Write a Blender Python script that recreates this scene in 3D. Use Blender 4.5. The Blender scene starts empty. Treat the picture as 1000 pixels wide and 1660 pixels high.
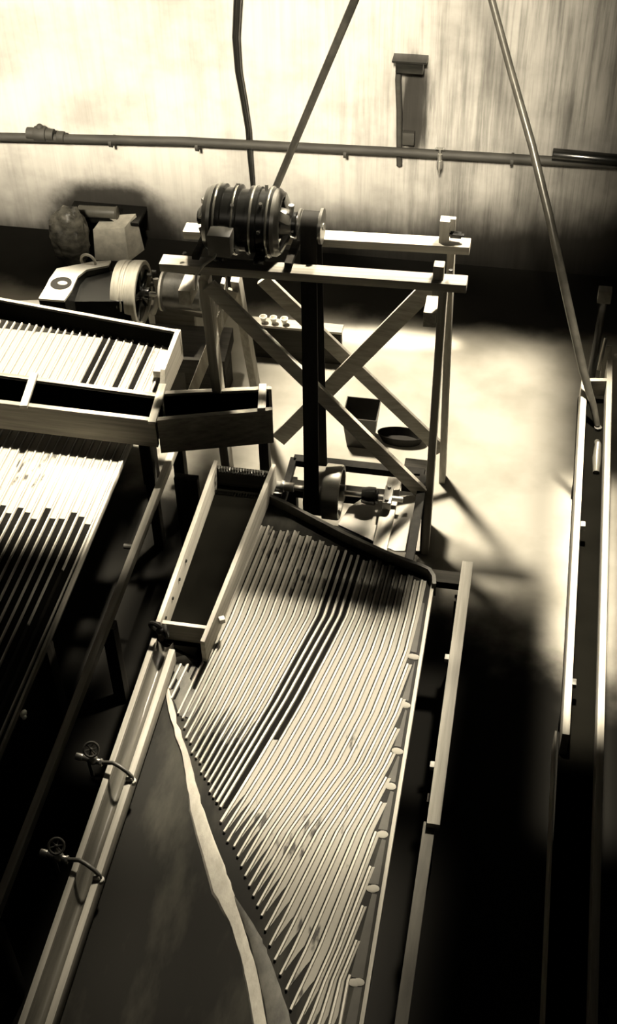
import bpy, bmesh, math, random
from mathutils import Vector, Matrix, noise
random.seed(7)
S = bpy.context.scene
COL = S.collection

# ------------------------------------------------------------------ camera
F, CX, CY, H = 2137.0, 500.0, 830.0, 6.0          # focal length in pixels of the 1000x1660 frame
def _basis():
    n = Vector((56, -2205, F)).normalized()        # straight down, in (right, up, forward)
    d = Vector((540, 2084, F)); d = (d - d.dot(n)*n).normalized()
    x = d.cross(-n)
    if x[0] < 0: x = -x
    return x, d, -n
BX, BY, BZ = _basis()
def ray(px, py):
    c = Vector((px-CX, CY-py, F)); return Vector((c.dot(BX), c.dot(BY), c.dot(BZ)))
def P(px, py, z):
    r = ray(px, py); return Vector((0, 0, H)) + r*((z-H)/r.z)
def Q(px, py, y):
    r = ray(px, py); return Vector((0, 0, H)) + r*(y/r.y)

cam = bpy.data.cameras.new('camera'); co = bpy.data.objects.new('camera', cam); COL.objects.link(co)
right = Vector((BX[0], BY[0], BZ[0])); up = Vector((BX[1], BY[1], BZ[1])); fw = Vector((BX[2], BY[2], BZ[2]))
m = Matrix((right, up, -fw)).transposed().to_4x4(); m.translation = Vector((0, 0, H)); co.matrix_world = m
cam.sensor_fit = 'VERTICAL'; cam.sensor_height = 36.0; cam.lens = F*36.0/1660.0
cam.clip_start = .05; cam.clip_end = 100
S.camera = co

# ------------------------------------------------------------------ light and exposure
S.view_settings.view_transform = 'Standard'; S.view_settings.look = 'None'
S.view_settings.gamma = 1; S.view_settings.use_curve_mapping = False
S.view_settings.exposure = 0.0
TINT = (1.0, .89, .70)
W = bpy.data.worlds.new('world'); S.world = W; W.use_nodes = True
W.node_tree.nodes['Background'].inputs[0].default_value = (1.0, .91, .70, 1)
W.node_tree.nodes['Background'].inputs[1].default_value = .008

def aimed_light(name, target, direction, dist, sx, sy, watts, spread=10, tint=TINT):
    """unseen aimed lamp, no opening modelled: a rectangle of light that travels one way"""
    l = bpy.data.lights.new(name, 'AREA'); l.shape = 'RECTANGLE'; l.size = sx; l.size_y = sy
    l.energy = watts; l.color = tint; l.spread = math.radians(spread)
    o = bpy.data.objects.new(name, l); COL.objects.link(o)
    d = Vector(direction).normalized(); o.location = Vector(target) + d*dist
    z = d; x = Vector((1, 0, 0)); x = (x - x.dot(z)*z).normalized(); y = z.cross(x)
    mm = Matrix((x, y, z)).transposed().to_4x4(); mm.translation = o.location; o.matrix_world = mm
    return o
# unseen lamp added high behind the camera to wash the long wall
aimed_light('light_wall', (-2.5, 9.1, 2.0), (.02, -1, .70), 9.0, 5.4, 2.6, 185, 9)
# unseen overhead lamps, each aimed at one patch
aimed_light('light_table', (-.90, 3.80, .85), (.10, 1, .95), 6.5, 1.48, .95, 25, 5)
aimed_light('light_table_low', (-.90, 2.55, .85), (.10, 1, .95), 6.5, 1.40, .85, 7.5, 7)  # weaker lamp added for the fade down the deck
aimed_light('light_rail', (-.22, 4.80, .72), (.10, .5, 1.0), 4.5, .26, .75, 1.5, 3)  # added lamp, brightens the upper rail board
aimed_light('light_floor', (-.72, 6.85, 0), (-.28, .22, 1.0), 5.2, 2.0, 2.3, 72, 8)
aimed_light('light_sun_spot', (-.92, 8.03, 0), (-.15, .12, 1.0), 5.0, 1.05, .22, 3.2, 2).data.shape = 'ELLIPSE'
aimed_light('light_left_table', (-3.05, 6.0, .85), (.12, .22, 1.0), 5.2, 2.0, 2.4, 110, 4)
aimed_light('light_right', (.50, 5.40, .8), (-.12, .15, 1.0), 5.0, .30, 2.7, 22, 4)
aimed_light('light_stand', (-1.2, 6.15, 2.0), (.25, .5, 1.0), 4.0, 2.2, .65, 34, 6)
aimed_light('light_side', (-1.40, 4.75, .95), (1.0, .35, .75), 7.0, .8, .75, 1.4, 4)
aimed_light('light_feed', (-1.53, 4.75, 1.0), (.35, .25, 1.0), 4.5, .34, 1.15, 4.4, 3)  # added lamp, brightens the feed box

# ------------------------------------------------------------------ materials
MATS = {}
def mat(name, col, rough=.7, metal=0., var=.25, scale=(6, 6, 6), bump=.0, detail=6, spec=.4, col2=None, lo=.35, hi=.7):
    if name in MATS: return MATS[name]
    m = bpy.data.materials.new(name); m.use_nodes = True; nt = m.node_tree; N = nt.nodes; L = nt.links
    b = N['Principled BSDF']; b.inputs['Roughness'].default_value = rough; b.inputs['Metallic'].default_value = metal
    b.inputs['Specular IOR Level'].default_value = spec
    tc = N.new('ShaderNodeTexCoord'); mp = N.new('ShaderNodeMapping'); mp.inputs['Scale'].default_value = scale
    L.new(tc.outputs['Object'], mp.inputs[0])
    nz = N.new('ShaderNodeTexNoise'); nz.inputs['Scale'].default_value = 1; nz.inputs['Detail'].default_value = detail
    nz.inputs['Roughness'].default_value = .6
    L.new(mp.outputs[0], nz.inputs['Vector'])
    cr = N.new('ShaderNodeValToRGB'); cr.color_ramp.elements[0].position = lo; cr.color_ramp.elements[1].position = hi
    c = Vector(col); c2 = Vector(col2) if col2 else c*(1-var)
    cr.color_ramp.elements[0].color = (*c2, 1); cr.color_ramp.elements[1].color = (*c, 1)
    L.new(nz.outputs['Fac'], cr.inputs[0]); L.new(cr.outputs[0], b.inputs['Base Color'])
    if bump:
        bp = N.new('ShaderNodeBump'); bp.inputs['Strength'].default_value = bump; bp.inputs['Distance'].default_value = .01
        L.new(nz.outputs['Fac'], bp.inputs['Height']); L.new(bp.outputs[0], b.inputs['Normal'])
    MATS[name] = m; return m
WC = (.36, .34, .29)
def wood(axis, dark=False):
    s = {'x': (1.5, 40, 40), 'y': (40, 1.5, 40), 'z': (40, 40, 1.5)}[axis]
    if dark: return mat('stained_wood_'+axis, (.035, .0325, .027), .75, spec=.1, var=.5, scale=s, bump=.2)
    return mat('pale_wood_'+axis, WC, .65, var=.38, scale=s, bump=.2)
M_GREY = mat('grey_wood', (.10, .094, .078), .8, var=.4, scale=(25, 3, 25), bump=.3)
M_IRON = mat('black_iron', (.010, .010, .0085), .22, metal=.0, var=.4, scale=(9, 9, 9), spec=.55)
M_CAST = mat('cast_iron', (.10, .097, .085), .45, metal=.3, var=.5, scale=(14, 14, 14), bump=.2)
M_STEEL = mat('bright_steel', (.55, .54, .50), .32, metal=.85, var=.3, scale=(10, 10, 10))
M_PALE = mat('pale_painted_iron', (.40, .385, .34), .5, var=.2, scale=(8, 8, 8))
M_BELT = mat('leather_belt', (.016, .015, .0125), .7, spec=.12, var=.4, scale=(30, 30, 4))
M_PIPE = mat('pipe_iron', (.08, .077, .065), .4, metal=.4, var=.5, scale=(12, 12, 12), bump=.1)
M_WPIPE = mat('wall_pipe_iron', (.035, .033, .027), .7, var=.45, scale=(5, 20, 20))
M_LINO = mat('deck_linoleum', (.040, .038, .030), .6, col2=(.009, .0085, .0068), lo=.48, hi=.78, scale=(5, 1.6, 3), spec=.06, bump=.05)
M_GLINO = mat('grey_linoleum', (.055, .052, .043), .6, spec=.15, var=.3, scale=(8, 8, 8))
M_CONC = mat('pale_concentrate', (.38, .36, .31), .85, var=.3, scale=(25, 12, 25), bump=.4)
M_MID = mat('thin_grey_sand', (.09, .086, .07), .7, var=.6, scale=(18, 9, 18), bump=.3)
M_ROCK = mat('wrapped_sacking', (.20, .19, .157), .4, var=.93, scale=(9, 9, 14), bump=.6)
M_BLOCK = mat('pale_stone', (.62, .59, .50), .85, var=.35, scale=(12, 12, 12), bump=.3)
M_TIN = mat('dull_tin', (.05, .047, .04), .45, metal=.3, var=.4, scale=(7, 7, 7))
M_CHINA = mat('white_enamel', (.75, .73, .66), .3, var=.06)
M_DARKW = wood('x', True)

def sand_material():
    m = bpy.data.materials.new('pale_sand'); m.use_nodes = True; nt = m.node_tree; N = nt.nodes; L = nt.links
    b = N['Principled BSDF']; b.inputs['Roughness'].default_value = .75; b.inputs['Specular IOR Level'].default_value = .3
    tc = N.new('ShaderNodeTexCoord')
    mp = N.new('ShaderNodeMapping'); mp.inputs['Scale'].default_value = (24, 8, 1); L.new(tc.outputs['Object'], mp.inputs[0])
    n1 = N.new('ShaderNodeTexNoise'); n1.inputs['Scale'].default_value = 1; n1.inputs['Detail'].default_value = 5; L.new(mp.outputs[0], n1.inputs[0])
    mp2 = N.new('ShaderNodeMapping'); mp2.inputs['Scale'].default_value = (2.2, 1.6, 1); L.new(tc.outputs['Object'], mp2.inputs[0])
    n2 = N.new('ShaderNodeTexNoise'); n2.inputs['Scale'].default_value = 1; n2.inputs['Detail'].default_value = 2; L.new(mp2.outputs[0], n2.inputs[0])
    mul = N.new('ShaderNodeMath'); mul.operation = 'MULTIPLY'; L.new(n1.outputs['Fac'], mul.inputs[0]); L.new(n2.outputs['Fac'], mul.inputs[1])
    r = N.new('ShaderNodeValToRGB'); r.color_ramp.elements[0].position = .36; r.color_ramp.elements[1].position = .42
    r.color_ramp.elements[0].color = (.21, .20, .17, 1); r.color_ramp.elements[1].color = (.028, .026, .022, 1)
    L.new(mul.outputs[0], r.inputs[0]); L.new(r.outputs[0], b.inputs['Base Color'])
    bp = N.new('ShaderNodeBump'); bp.inputs['Strength'].default_value = .3; bp.inputs['Distance'].default_value = .006
    L.new(n1.outputs['Fac'], bp.inputs['Height']); L.new(bp.outputs[0], b.inputs['Normal'])
    return m
M_SAND = sand_material()

def wall_material():
    m = bpy.data.materials.new('stained_whitewash'); m.use_nodes = True; nt = m.node_tree; N = nt.nodes; L = nt.links
    b = N['Principled BSDF']; b.inputs['Roughness'].default_value = .9; b.inputs['Specular IOR Level'].default_value = .1
    tc = N.new('ShaderNodeTexCoord'); sx = N.new('ShaderNodeSeparateXYZ'); L.new(tc.outputs['Object'], sx.inputs[0])
    def nz(scale, det=6, rough=.6):
        mp = N.new('ShaderNodeMapping'); mp.inputs['Scale'].default_value = scale; L.new(tc.outputs['Object'], mp.inputs[0])
        n = N.new('ShaderNodeTexNoise'); n.inputs['Scale'].default_value = 1; n.inputs['Detail'].default_value = det
        n.inputs['Roughness'].default_value = rough; L.new(mp.outputs[0], n.inputs[0]); return n.outputs['Fac']
    def mr(src, a, b_, c, d):
        r = N.new('ShaderNodeMapRange'); r.interpolation_type = 'SMOOTHSTEP'
        for i, v in enumerate((a, b_, c, d)): r.inputs[i+1].default_value = v
        L.new(src, r.inputs[0]); return r.outputs[0]
    def op(o, a, b_):
        q = N.new('ShaderNodeMath'); q.operation = o
        for i, v in enumerate((a, b_)):
            if isinstance(v, (int, float)): q.inputs[i].default_value = v
            else: L.new(v, q.inputs[i])
        return q.outputs[0]
    streak = mr(nz((9, 1, .55), 7, .65), .42, .68, 1.0, .42)       # runs of damp down the plaster
    fine = mr(nz((38, 1, 1.2), 5, .6), .45, .75, 1.0, .62)
    blotch = mr(nz((1.6, 1, 1.8), 5, .6), .38, .70, 1.0, .66)
    rightside = mr(sx.outputs['X'], -2.2, .2, 0, 1)                 # far more streaks towards the corner
    amt = op('ADD', op('MULTIPLY', rightside, .75), .25)
    def fade(v, a): return op('ADD', 1.0, op('MULTIPLY', op('SUBTRACT', v, 1.0), a))
    v = op('MULTIPLY', fade(streak, amt), fade(fine, amt)); v = op('MULTIPLY', v, blotch)
    v = op('MULTIPLY', v, mr(sx.outputs['X'], -1.6, .3, 1.0, .52))      # darker to the right, weaker light put into the colour
    # rusty run-down below and beside the short spout
    ux = op('DIVIDE', op('ADD', sx.outputs['X'], .93), .13); uz = op('DIVIDE', op('SUBTRACT', sx.outputs['Z'], 1.32), .42)
    rs = op('ADD', op('SQRT', op('ADD', op('MULTIPLY', ux, ux), op('MULTIPLY', op('MULTIPLY', uz, uz), op('MULTIPLY', uz, uz))), 0.0), op('MULTIPLY', op('SUBTRACT', nz((22, 1, 2), 4), .5), 1.0))
    v = op('MULTIPLY', v, mr(rs, .5, 1.25, .06, 1.0))
    # shade on the lower wall painted in, uneven edge
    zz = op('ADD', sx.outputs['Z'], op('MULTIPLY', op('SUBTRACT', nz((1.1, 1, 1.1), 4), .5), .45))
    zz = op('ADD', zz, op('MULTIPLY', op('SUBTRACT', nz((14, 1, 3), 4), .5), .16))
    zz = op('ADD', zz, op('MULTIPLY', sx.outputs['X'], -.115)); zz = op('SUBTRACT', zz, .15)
    wall_shade = mr(zz, .10, .56, .05, 1.0)
    dx = op('DIVIDE', op('ADD', sx.outputs['X'], 3.42), .62); dz = op('DIVIDE', op('SUBTRACT', sx.outputs['Z'], .08), .46)  # oval of shade around sack and block, painted on the wall
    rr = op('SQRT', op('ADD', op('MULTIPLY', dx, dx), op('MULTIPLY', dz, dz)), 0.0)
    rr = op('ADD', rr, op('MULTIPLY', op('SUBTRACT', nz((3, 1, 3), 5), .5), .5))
    wall_shade = op('MULTIPLY', wall_shade, mr(rr, .7, 1.1, .06, 1.0))
    v = op('MULTIPLY', v, wall_shade)
    mx = N.new('ShaderNodeMix'); mx.data_type = 'RGBA'
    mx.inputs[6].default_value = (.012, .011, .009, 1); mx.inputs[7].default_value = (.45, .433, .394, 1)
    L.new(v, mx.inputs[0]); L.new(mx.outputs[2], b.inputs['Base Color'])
    return m
def floor_material():
    m = bpy.data.materials.new('worn_concrete'); m.use_nodes = True; nt = m.node_tree; N = nt.nodes; L = nt.links
    b = N['Principled BSDF']; b.inputs['Roughness'].default_value = .85; b.inputs['Specular IOR Level'].default_value = .05
    tc = N.new('ShaderNodeTexCoord')
    n = N.new('ShaderNodeTexNoise'); n.inputs['Scale'].default_value = 2.2; n.inputs['Detail'].default_value = 8; L.new(tc.outputs['Object'], n.inputs[0])
    r = N.new('ShaderNodeValToRGB'); r.color_ramp.elements[0].position = .3; r.color_ramp.elements[1].position = .6
    r.color_ramp.elements[0].color = (.19, .18, .152, 1); r.color_ramp.elements[1].color = (.28, .267, .232, 1)
    L.new(n.outputs['Fac'], r.inputs[0])
    # shaded strip of floor along the foot of the wall, painted dark
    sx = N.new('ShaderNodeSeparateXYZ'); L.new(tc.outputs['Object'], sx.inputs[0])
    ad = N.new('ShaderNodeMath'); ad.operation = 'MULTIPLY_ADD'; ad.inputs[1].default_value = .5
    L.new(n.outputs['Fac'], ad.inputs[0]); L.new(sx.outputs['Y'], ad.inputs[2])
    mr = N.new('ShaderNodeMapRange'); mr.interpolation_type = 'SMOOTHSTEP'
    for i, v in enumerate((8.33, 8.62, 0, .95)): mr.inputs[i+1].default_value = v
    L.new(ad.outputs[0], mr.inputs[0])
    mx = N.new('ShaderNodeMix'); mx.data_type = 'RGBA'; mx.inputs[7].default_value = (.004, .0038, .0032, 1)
    # shade under and before the tables painted into the floor, ragged edge
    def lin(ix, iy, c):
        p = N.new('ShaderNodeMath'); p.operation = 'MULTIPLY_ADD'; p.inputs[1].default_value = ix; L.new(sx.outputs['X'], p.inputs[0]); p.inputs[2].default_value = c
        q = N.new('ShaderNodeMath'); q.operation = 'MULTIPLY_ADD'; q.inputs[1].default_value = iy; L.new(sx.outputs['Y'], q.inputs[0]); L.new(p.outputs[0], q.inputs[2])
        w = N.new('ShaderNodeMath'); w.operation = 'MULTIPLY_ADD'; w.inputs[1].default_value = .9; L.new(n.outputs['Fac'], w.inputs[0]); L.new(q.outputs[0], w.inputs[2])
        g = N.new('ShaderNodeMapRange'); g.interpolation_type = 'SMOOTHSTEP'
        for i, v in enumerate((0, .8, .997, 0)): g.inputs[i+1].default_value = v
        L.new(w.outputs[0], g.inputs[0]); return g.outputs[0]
    ground_shade = lin(.45, 1.0, -5.40)
    mxx = N.new('ShaderNodeMath'); mxx.operation = 'MAXIMUM'; L.new(mr.outputs[0], mxx.inputs[0]); L.new(ground_shade, mxx.inputs[1])
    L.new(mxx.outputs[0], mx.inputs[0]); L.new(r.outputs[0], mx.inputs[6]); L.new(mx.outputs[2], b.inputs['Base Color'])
    return m

# ------------------------------------------------------------------ mesh helpers (world coordinates)
class MB:
    def __init__(s): s.bm = bmesh.new()
    def box(s, c, size, rot=None, bev=.003):
        b = bmesh.new(); bmesh.ops.create_cube(b, size=1)
        bmesh.ops.scale(b, vec=size, verts=b.verts)
        if bev and min(size) > bev*3: bmesh.ops.bevel(b, geom=b.edges[:], offset=bev, segments=2, profile=.6, affect='EDGES')
        if rot is not None: bmesh.ops.transform(b, matrix=rot.to_4x4(), verts=b.verts)
        bmesh.ops.translate(b, vec=c, verts=b.verts); s._join(b); return s
    def _join(s, b):
        me = bpy.data.meshes.new('t'); b.to_mesh(me); b.free(); s.bm.from_mesh(me); bpy.data.meshes.remove(me)
    def beam(s, p0, p1, w, h, upv=(0, 0, 1), bev=.003):
        """board from p0 to p1, w across, h along the up vector"""
        p0, p1 = Vector(p0), Vector(p1); x = (p1-p0); ln = x.length; x.normalize()
        u = Vector(upv); u = (u - u.dot(x)*x).normalized(); y = u.cross(x)
        return s.box((p0+p1)/2, (ln, w, h), Matrix((x, y, u)).transposed(), bev)
    def hexa(s, top, bot):
        """solid between two matching rings"""
        n = len(top); vt = [s.bm.verts.new(v) for v in top]; vb = [s.bm.verts.new(v) for v in bot]
        s.bm.faces.new(vt); s.bm.faces.new(list(reversed(vb)))
        for i in range(n): s.bm.faces.new((vt[i], vb[i], vb[(i+1) % n], vt[(i+1) % n]))
        return s
    def slab(s, pts, th):
        """flat plate under an outline"""
        return s.hexa([Vector(p) for p in pts], [Vector(p)-Vector((0, 0, th)) for p in pts])
    def cyl(s, p0, p1, r, r2=None, seg=28, bev=0):
        p0, p1 = Vector(p0), Vector(p1); d = p1-p0; b = bmesh.new()
        bmesh.ops.create_cone(b, cap_ends=True, segments=seg, radius1=r, radius2=r if r2 is None else r2, depth=d.length)
        if bev:
            es = [e for e in b.edges if len(e.link_faces) == 2 and any(len(f.verts) > 4 for f in e.link_faces)]
            bmesh.ops.bevel(b, geom=es, offset=bev, segments=2, profile=.5, affect='EDGES')
        q = d.to_track_quat('Z', 'Y'); bmesh.ops.transform(b, matrix=q.to_matrix().to_4x4(), verts=b.verts)
        bmesh.ops.translate(b, vec=(p0+p1)/2, verts=b.verts); s._join(b); return s
    def lathe(s, p0, axis, prof, seg=40, closed=False):
        """(distance along axis, radius) profile turned about the axis through p0"""
        q = Vector(axis).to_track_quat('Z', 'Y').to_matrix(); p0 = Vector(p0); rings = []
        for (a, r) in prof:
            rings.append([s.bm.verts.new(p0 + q @ Vector((r*math.cos(t), r*math.sin(t), a))) for t in [2*math.pi*i/seg for i in range(seg)]])
        pairs = list(zip(rings, rings[1:]))
        if closed: pairs.append((rings[-1], rings[0]))
        for A, B in pairs:
            for i in range(seg): s.bm.faces.new((A[i], A[(i+1) % seg], B[(i+1) % seg], B[i]))
        if not closed: s.bm.faces.new(list(reversed(rings[0]))); s.bm.faces.new(rings[-1])
        return s
    def tube(s, pts, r, seg=14, caps=True):
        pts = [Vector(p) for p in pts]; rad = r if isinstance(r, (list, tuple)) else [r]*len(pts)
        rings = []; prev = None
        for i, p in enumerate(pts):
            t = (pts[min(i+1, len(pts)-1)] - pts[max(i-1, 0)]).normalized()
            a = prev if prev is not None else (Vector((0, 0, 1)) if abs(t.z) < .9 else Vector((1, 0, 0)))
            a = (a - a.dot(t)*t).normalized(); prev = a; b = t.cross(a)
            rings.append([s.bm.verts.new(p + (a*math.cos(q) + b*math.sin(q))*rad[i]) for q in [2*math.pi*k/seg for k in range(seg)]])
        for A, B in zip(rings, rings[1:]):
            for i in range(seg): s.bm.faces.new((A[i], A[(i+1) % seg], B[(i+1) % seg], B[i]))
        if caps: s.bm.faces.new(list(reversed(rings[0]))); s.bm.faces.new(rings[-1])
        return s
    def ribbon(s, pts, w, h, base_z=None):
        """thin strip with square section lying along pts: w across (sideways), h high"""
        pts = [Vector(p) for p in pts]; rows = []
        for i, p in enumerate(pts):
            t = (pts[min(i+1, len(pts)-1)] - pts[max(i-1, 0)]); t.z = 0; t.normalize(); sd = Vector((-t.y, t.x, 0))*(w/2)
            rows.append([s.bm.verts.new(v) for v in (p-sd, p+sd, p+sd*.6+Vector((0, 0, h)), p-sd*.6+Vector((0, 0, h)))])
        for A, B in zip(rows, rows[1:]):
            for i in range(4): s.bm.faces.new((A[i], A[(i+1) % 4], B[(i+1) % 4], B[i]))
        s.bm.faces.new(list(reversed(rows[0]))); s.bm.faces.new(rows[-1]); return s
    def torus(s, c, axis, R, r, seg=28, sub=8):
        prof = [(r*math.sin(2*math.pi*k/sub), R + r*math.cos(2*math.pi*k/sub)) for k in range(sub)]
        return s.lathe(c, axis, prof, seg, closed=True)
    def ball(s, c, r, sc=(1, 1, 1), seg=20):
        b = bmesh.new(); bmesh.ops.create_uvsphere(b, u_segments=seg, v_segments=seg//2, radius=r)
        bmesh.ops.scale(b, vec=sc, verts=b.verts); bmesh.ops.translate(b, vec=c, verts=b.verts); s._join(b); return s
    def build(s, name, material, parent=None, smooth=True):
        bm = s.bm; bmesh.ops.recalc_face_normals(bm, faces=bm.faces)
        if parent is None or isinstance(parent, Vector):
            vs = [v.co.copy() for v in bm.verts]
            org = parent if isinstance(parent, Vector) else Vector((sum(v.x for v in vs)/len(vs), sum(v.y for v in vs)/len(vs), min(v.z for v in vs)))
            par = None
        else:
            par = parent; org = Vector(parent['org'])
        bmesh.ops.translate(bm, vec=-org, verts=bm.verts)
        me = bpy.data.meshes.new(name); bm.to_mesh(me); bm.free()
        if smooth:
            for f in me.polygons: f.use_smooth = True
            try: me.set_sharp_from_angle(angle=math.radians(35))
            except Exception: pass
        me.materials.append(material)
        o = bpy.data.objects.new(name, me); COL.objects.link(o)
        o['org'] = tuple(org)
        if par is not None: o.parent = par
        else: o.location = org
        return o
def tag(o, label, cat, group=None, kind=None):
    o['label'] = label; o['category'] = cat
    if group: o['group'] = group
    if kind: o['kind'] = kind
    return o
def thing(name, label, cat, loc, group=None):
    o = bpy.data.objects.new(name, None); COL.objects.link(o); o.empty_display_size = .1
    o.location = loc; o['org'] = tuple(loc); return tag(o, label, cat, group)
def struct(o): o['kind'] = 'structure'; return o
def kid_origin(o, parent): return o

V = Vector
# ------------------------------------------------------------------ the setting
def grid_plane(name, x0, x1, y0, y1, mt):
    b = MB(); b.slab([V((x0, y0, 0)), V((x1, y0, 0)), V((x1, y1, 0)), V((x0, y1, 0))], .1)
    return struct(b.build(name, mt, V((0, 0, 0)), smooth=False))
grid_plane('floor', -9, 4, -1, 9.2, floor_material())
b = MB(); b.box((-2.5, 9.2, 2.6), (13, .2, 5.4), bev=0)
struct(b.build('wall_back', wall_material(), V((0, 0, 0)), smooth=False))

# ------------------------------------------------------------------ pipes along the wall
pr = thing('wall_pipe', 'long dark iron pipe running level along the pale stained wall', 'pipe', (-1.7, 9.0, .95))
a = Q(-120, 219, 9.0); c = Q(1130, 274, 9.0)
MB().tube([a, Q(300, 229, 9.0), Q(640, 246, 9.0), c], .034).build('pipe', M_WPIPE, pr)
q = Q(66, 217, 9.0)
MB().cyl(q-V((.05, 0, 0)), q+V((.05, 0, 0)), .06, bev=.01).cyl(q-V((.11, 0, 0)), q+V((.11, 0, 0)), .046).ball(q+V((0, 0, .055)), .03).build('coupling', M_WPIPE, pr)
q = Q(99, 222, 9.0); MB().cyl(q-V((.03, 0, 0)), q+V((.03, 0, 0)), .045, bev=.006).build('collar', M_WPIPE, pr)
for px in (180, 320, 560, 830):
    q = Q(px, 0, 9.0); q.z = Q(px, 219+.046*px, 9.0).z
    q = Q(px, 222+.046*px, 9.0)
    MB().cyl(q-V((.012, 0, 0)), q+V((.012, 0, 0)), .04).box(q+V((0, .06, 0)), (.02, .09, .02), bev=0).build('bracket', M_WPIPE, pr)
t0, t1 = Q(895, 251, 8.99), Q(1010, 262, 8.99)
MB().cyl(t0+V((0, -.01, .01)), t1+V((0, -.01, .01)), .046, bev=.006).build('sleeve', M_IRON, pr)

ft = thing('wall_tap', 'small bright tap hanging from the wall pipe, right of the motor stand', 'tap', Q(713, 262, 8.95))
q = Q(713, 250, 8.93)
MB().cyl(q, q-V((0, 0, .06)), .016).cyl(q-V((0, 0, .05)), q-V((0, 0, .12)), .021, bev=.004).cyl(q-V((0, 0, .12)), q-V((0, 0, .165)), .010, .007).build('spout', M_STEEL, ft)
MB().box(q+V((0, 0, .045)), (.05, .012, .014), bev=.004).ball(q+V((-.026, 0, .045)), .011).ball(q+V((.026, 0, .045)), .011).cyl(q, q+V((0, 0, .045)), .007).build('handle', M_STEEL, ft)

def wq(px, py, y=9.05): return Q(px, py, y)
tag(MB().tube([wq(395, -150), wq(389, -60), wq(385, 0), wq(382, 60), wq(386, 115), wq(395, 165), wq(402, 210), wq(405, 255), wq(409, 300), wq(410, 345)], [.030, .03, .030, .028, .026, .024, .022, .02, .016, .014]).build('hanging_cable', M_IRON),
    'thick black cable running down the wall above the motor', 'cable')
dp = thing('wall_spout', 'short rusty down-pipe with a dark box head on the streaked wall', 'down-pipe', wq(648, 262))
MB().tube([wq(648, 95), wq(645, 130), wq(647, 180), wq(647, 268)], .022).build('pipe', M_WPIPE, dp)
h0 = wq(672, 104)
MB().box(h0+V((-.03, -.02, 0)), (.20, .10, .085), bev=.006).box(h0+V((-.03, -.03, .052)), (.25, .13, .014), bev=.003).build('box_head', M_IRON, dp)
h1 = wq(662, 224)
MB().box(h1+V((0, .005, 0)), (.09, .05, .10), bev=.006).build('junction_box', M_WPIPE, dp)

# ------------------------------------------------------------------ timber stand that carries the motor
YN, YF, YT = 5.82, 6.20, 6.52
st = thing('motor_stand', 'tall trestle of pale timber with crossed braces carrying the electric motor', 'stand', (-1.15, 6.1, 0))
def stick(name, p0, p1, w, h, mt=None, upv=(0, 0, 1), par=st):
    d = (V(p1)-V(p0)); ax = max(range(3), key=lambda i: abs(d[i]))
    return MB().beam(p0, p1, w, h, upv).build(name, mt or wood('xyz'[ax]), par)
bn0, bn1 = Q(262, 426, YN), Q(757, 461, YN)          # near top beam
bf0, bf1 = Q(300, 374, YF), Q(762, 400, YF)          # far top beam
bn = stick('near_beam', bn0, bn1, .095, .05); bf = stick('far_beam', bf0, bf1, .095, .05)
for px in (300, 730):
    q = Q(px, 416+.065*(px-262), YN)+V((0, 0, .026)); MB().cyl(q, q+V((0, 0, .008)), .012, seg=6).build('bolt', M_IRON, bn)
q = Q(718, 388, YF)+V((0, 0, .026)); MB().cyl(q, q+V((0, 0, .008)), .012, seg=6).build('bolt', M_IRON, bf)
# legs
stick('leg', Q(719, 466, YN+.045), P(688, 900, 0)+V((0, .045, 0)), .045, .085, wood('z'), (0, 1, 0))
stick('leg', V((Q(733, 415, YF).x-.01, YF+.03, 2.0)), P(717, 777, 0), .04, .085, wood('z'), (0, 1, 0))
stick('leg', Q(332, 448, YN+.045), V((Q(352, 640, YN).x+.03, YN+.045, 0)), .055, .09, wood('z'), (0, 1, 0))
stick('leg', Q(382, 448, YF+.03), P(425, 690, 0)+V((0, 0, 0)), .05, .08, wood('z'), (0, 1, 0))
# braces
def br(p, q_, y, w=.03, h=.085, y2=None): return stick('brace', Q(*p, y), Q(*q_, y2 or y), w, h, wood('x'), (0, 0, 1))
br((338, 462), (683, 798), YN-.01)
br((426, 452), (716, 730), YF+.10, y2=YT-.06)
br((706, 456), (452, 712), YF+.02, y2=YT-.14, h=.10)
# posts that poke through the beams, blocks below them
for (px, py0, py1, y) in ((712, 428, 470, YN), (722, 355, 402, YF)):
    a, c = Q(px, py0, y+.01), Q(px, py1, y+.01); MB().beam(V((a.x, y+.012, a.z)), V((a.x, y+.012, c.z-.02)), .055, .06, (0, 1, 0)).build('post_end', wood('z'), st)
for (px, py, y) in ((699, 505, YN+.10), (305, 470, YN+.10)):
    q = Q(px, py, y); MB().box(q, (.07, .16, .095)).build('block', wood('y'), st)
q = Q(739, 381, YF); MB().cyl(q-V((.03, 0, 0)), q+V((.03, 0, 0)), .022, seg=6).cyl(q+V((-.06, 0, 0)), q+V((.045, 0, 0)), .011).build('bolt', M_IRON, st)
q = Q(734, 365, YF+.02); MB().box(q, (.03, .03, .09)).build('peg', wood('z'), st)
for xr in (-1.735, -1.23):
    MB().beam(V((xr, YN-.03, 2.085)), V((xr, YF+.04, 2.065)), .04, .03).build('motor_rail', M_DARKW, st)
# small knee strips near the left legs
stick('knee', Q(362, 455, YF), Q(346, 610, YT-.1), .025, .05, wood('z'), (0, 1, 0))
stick('knee', Q(378, 470, YF), Q(310, 640, YT-.2), .02, .06, wood('z'), (1, 0, 0))

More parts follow.
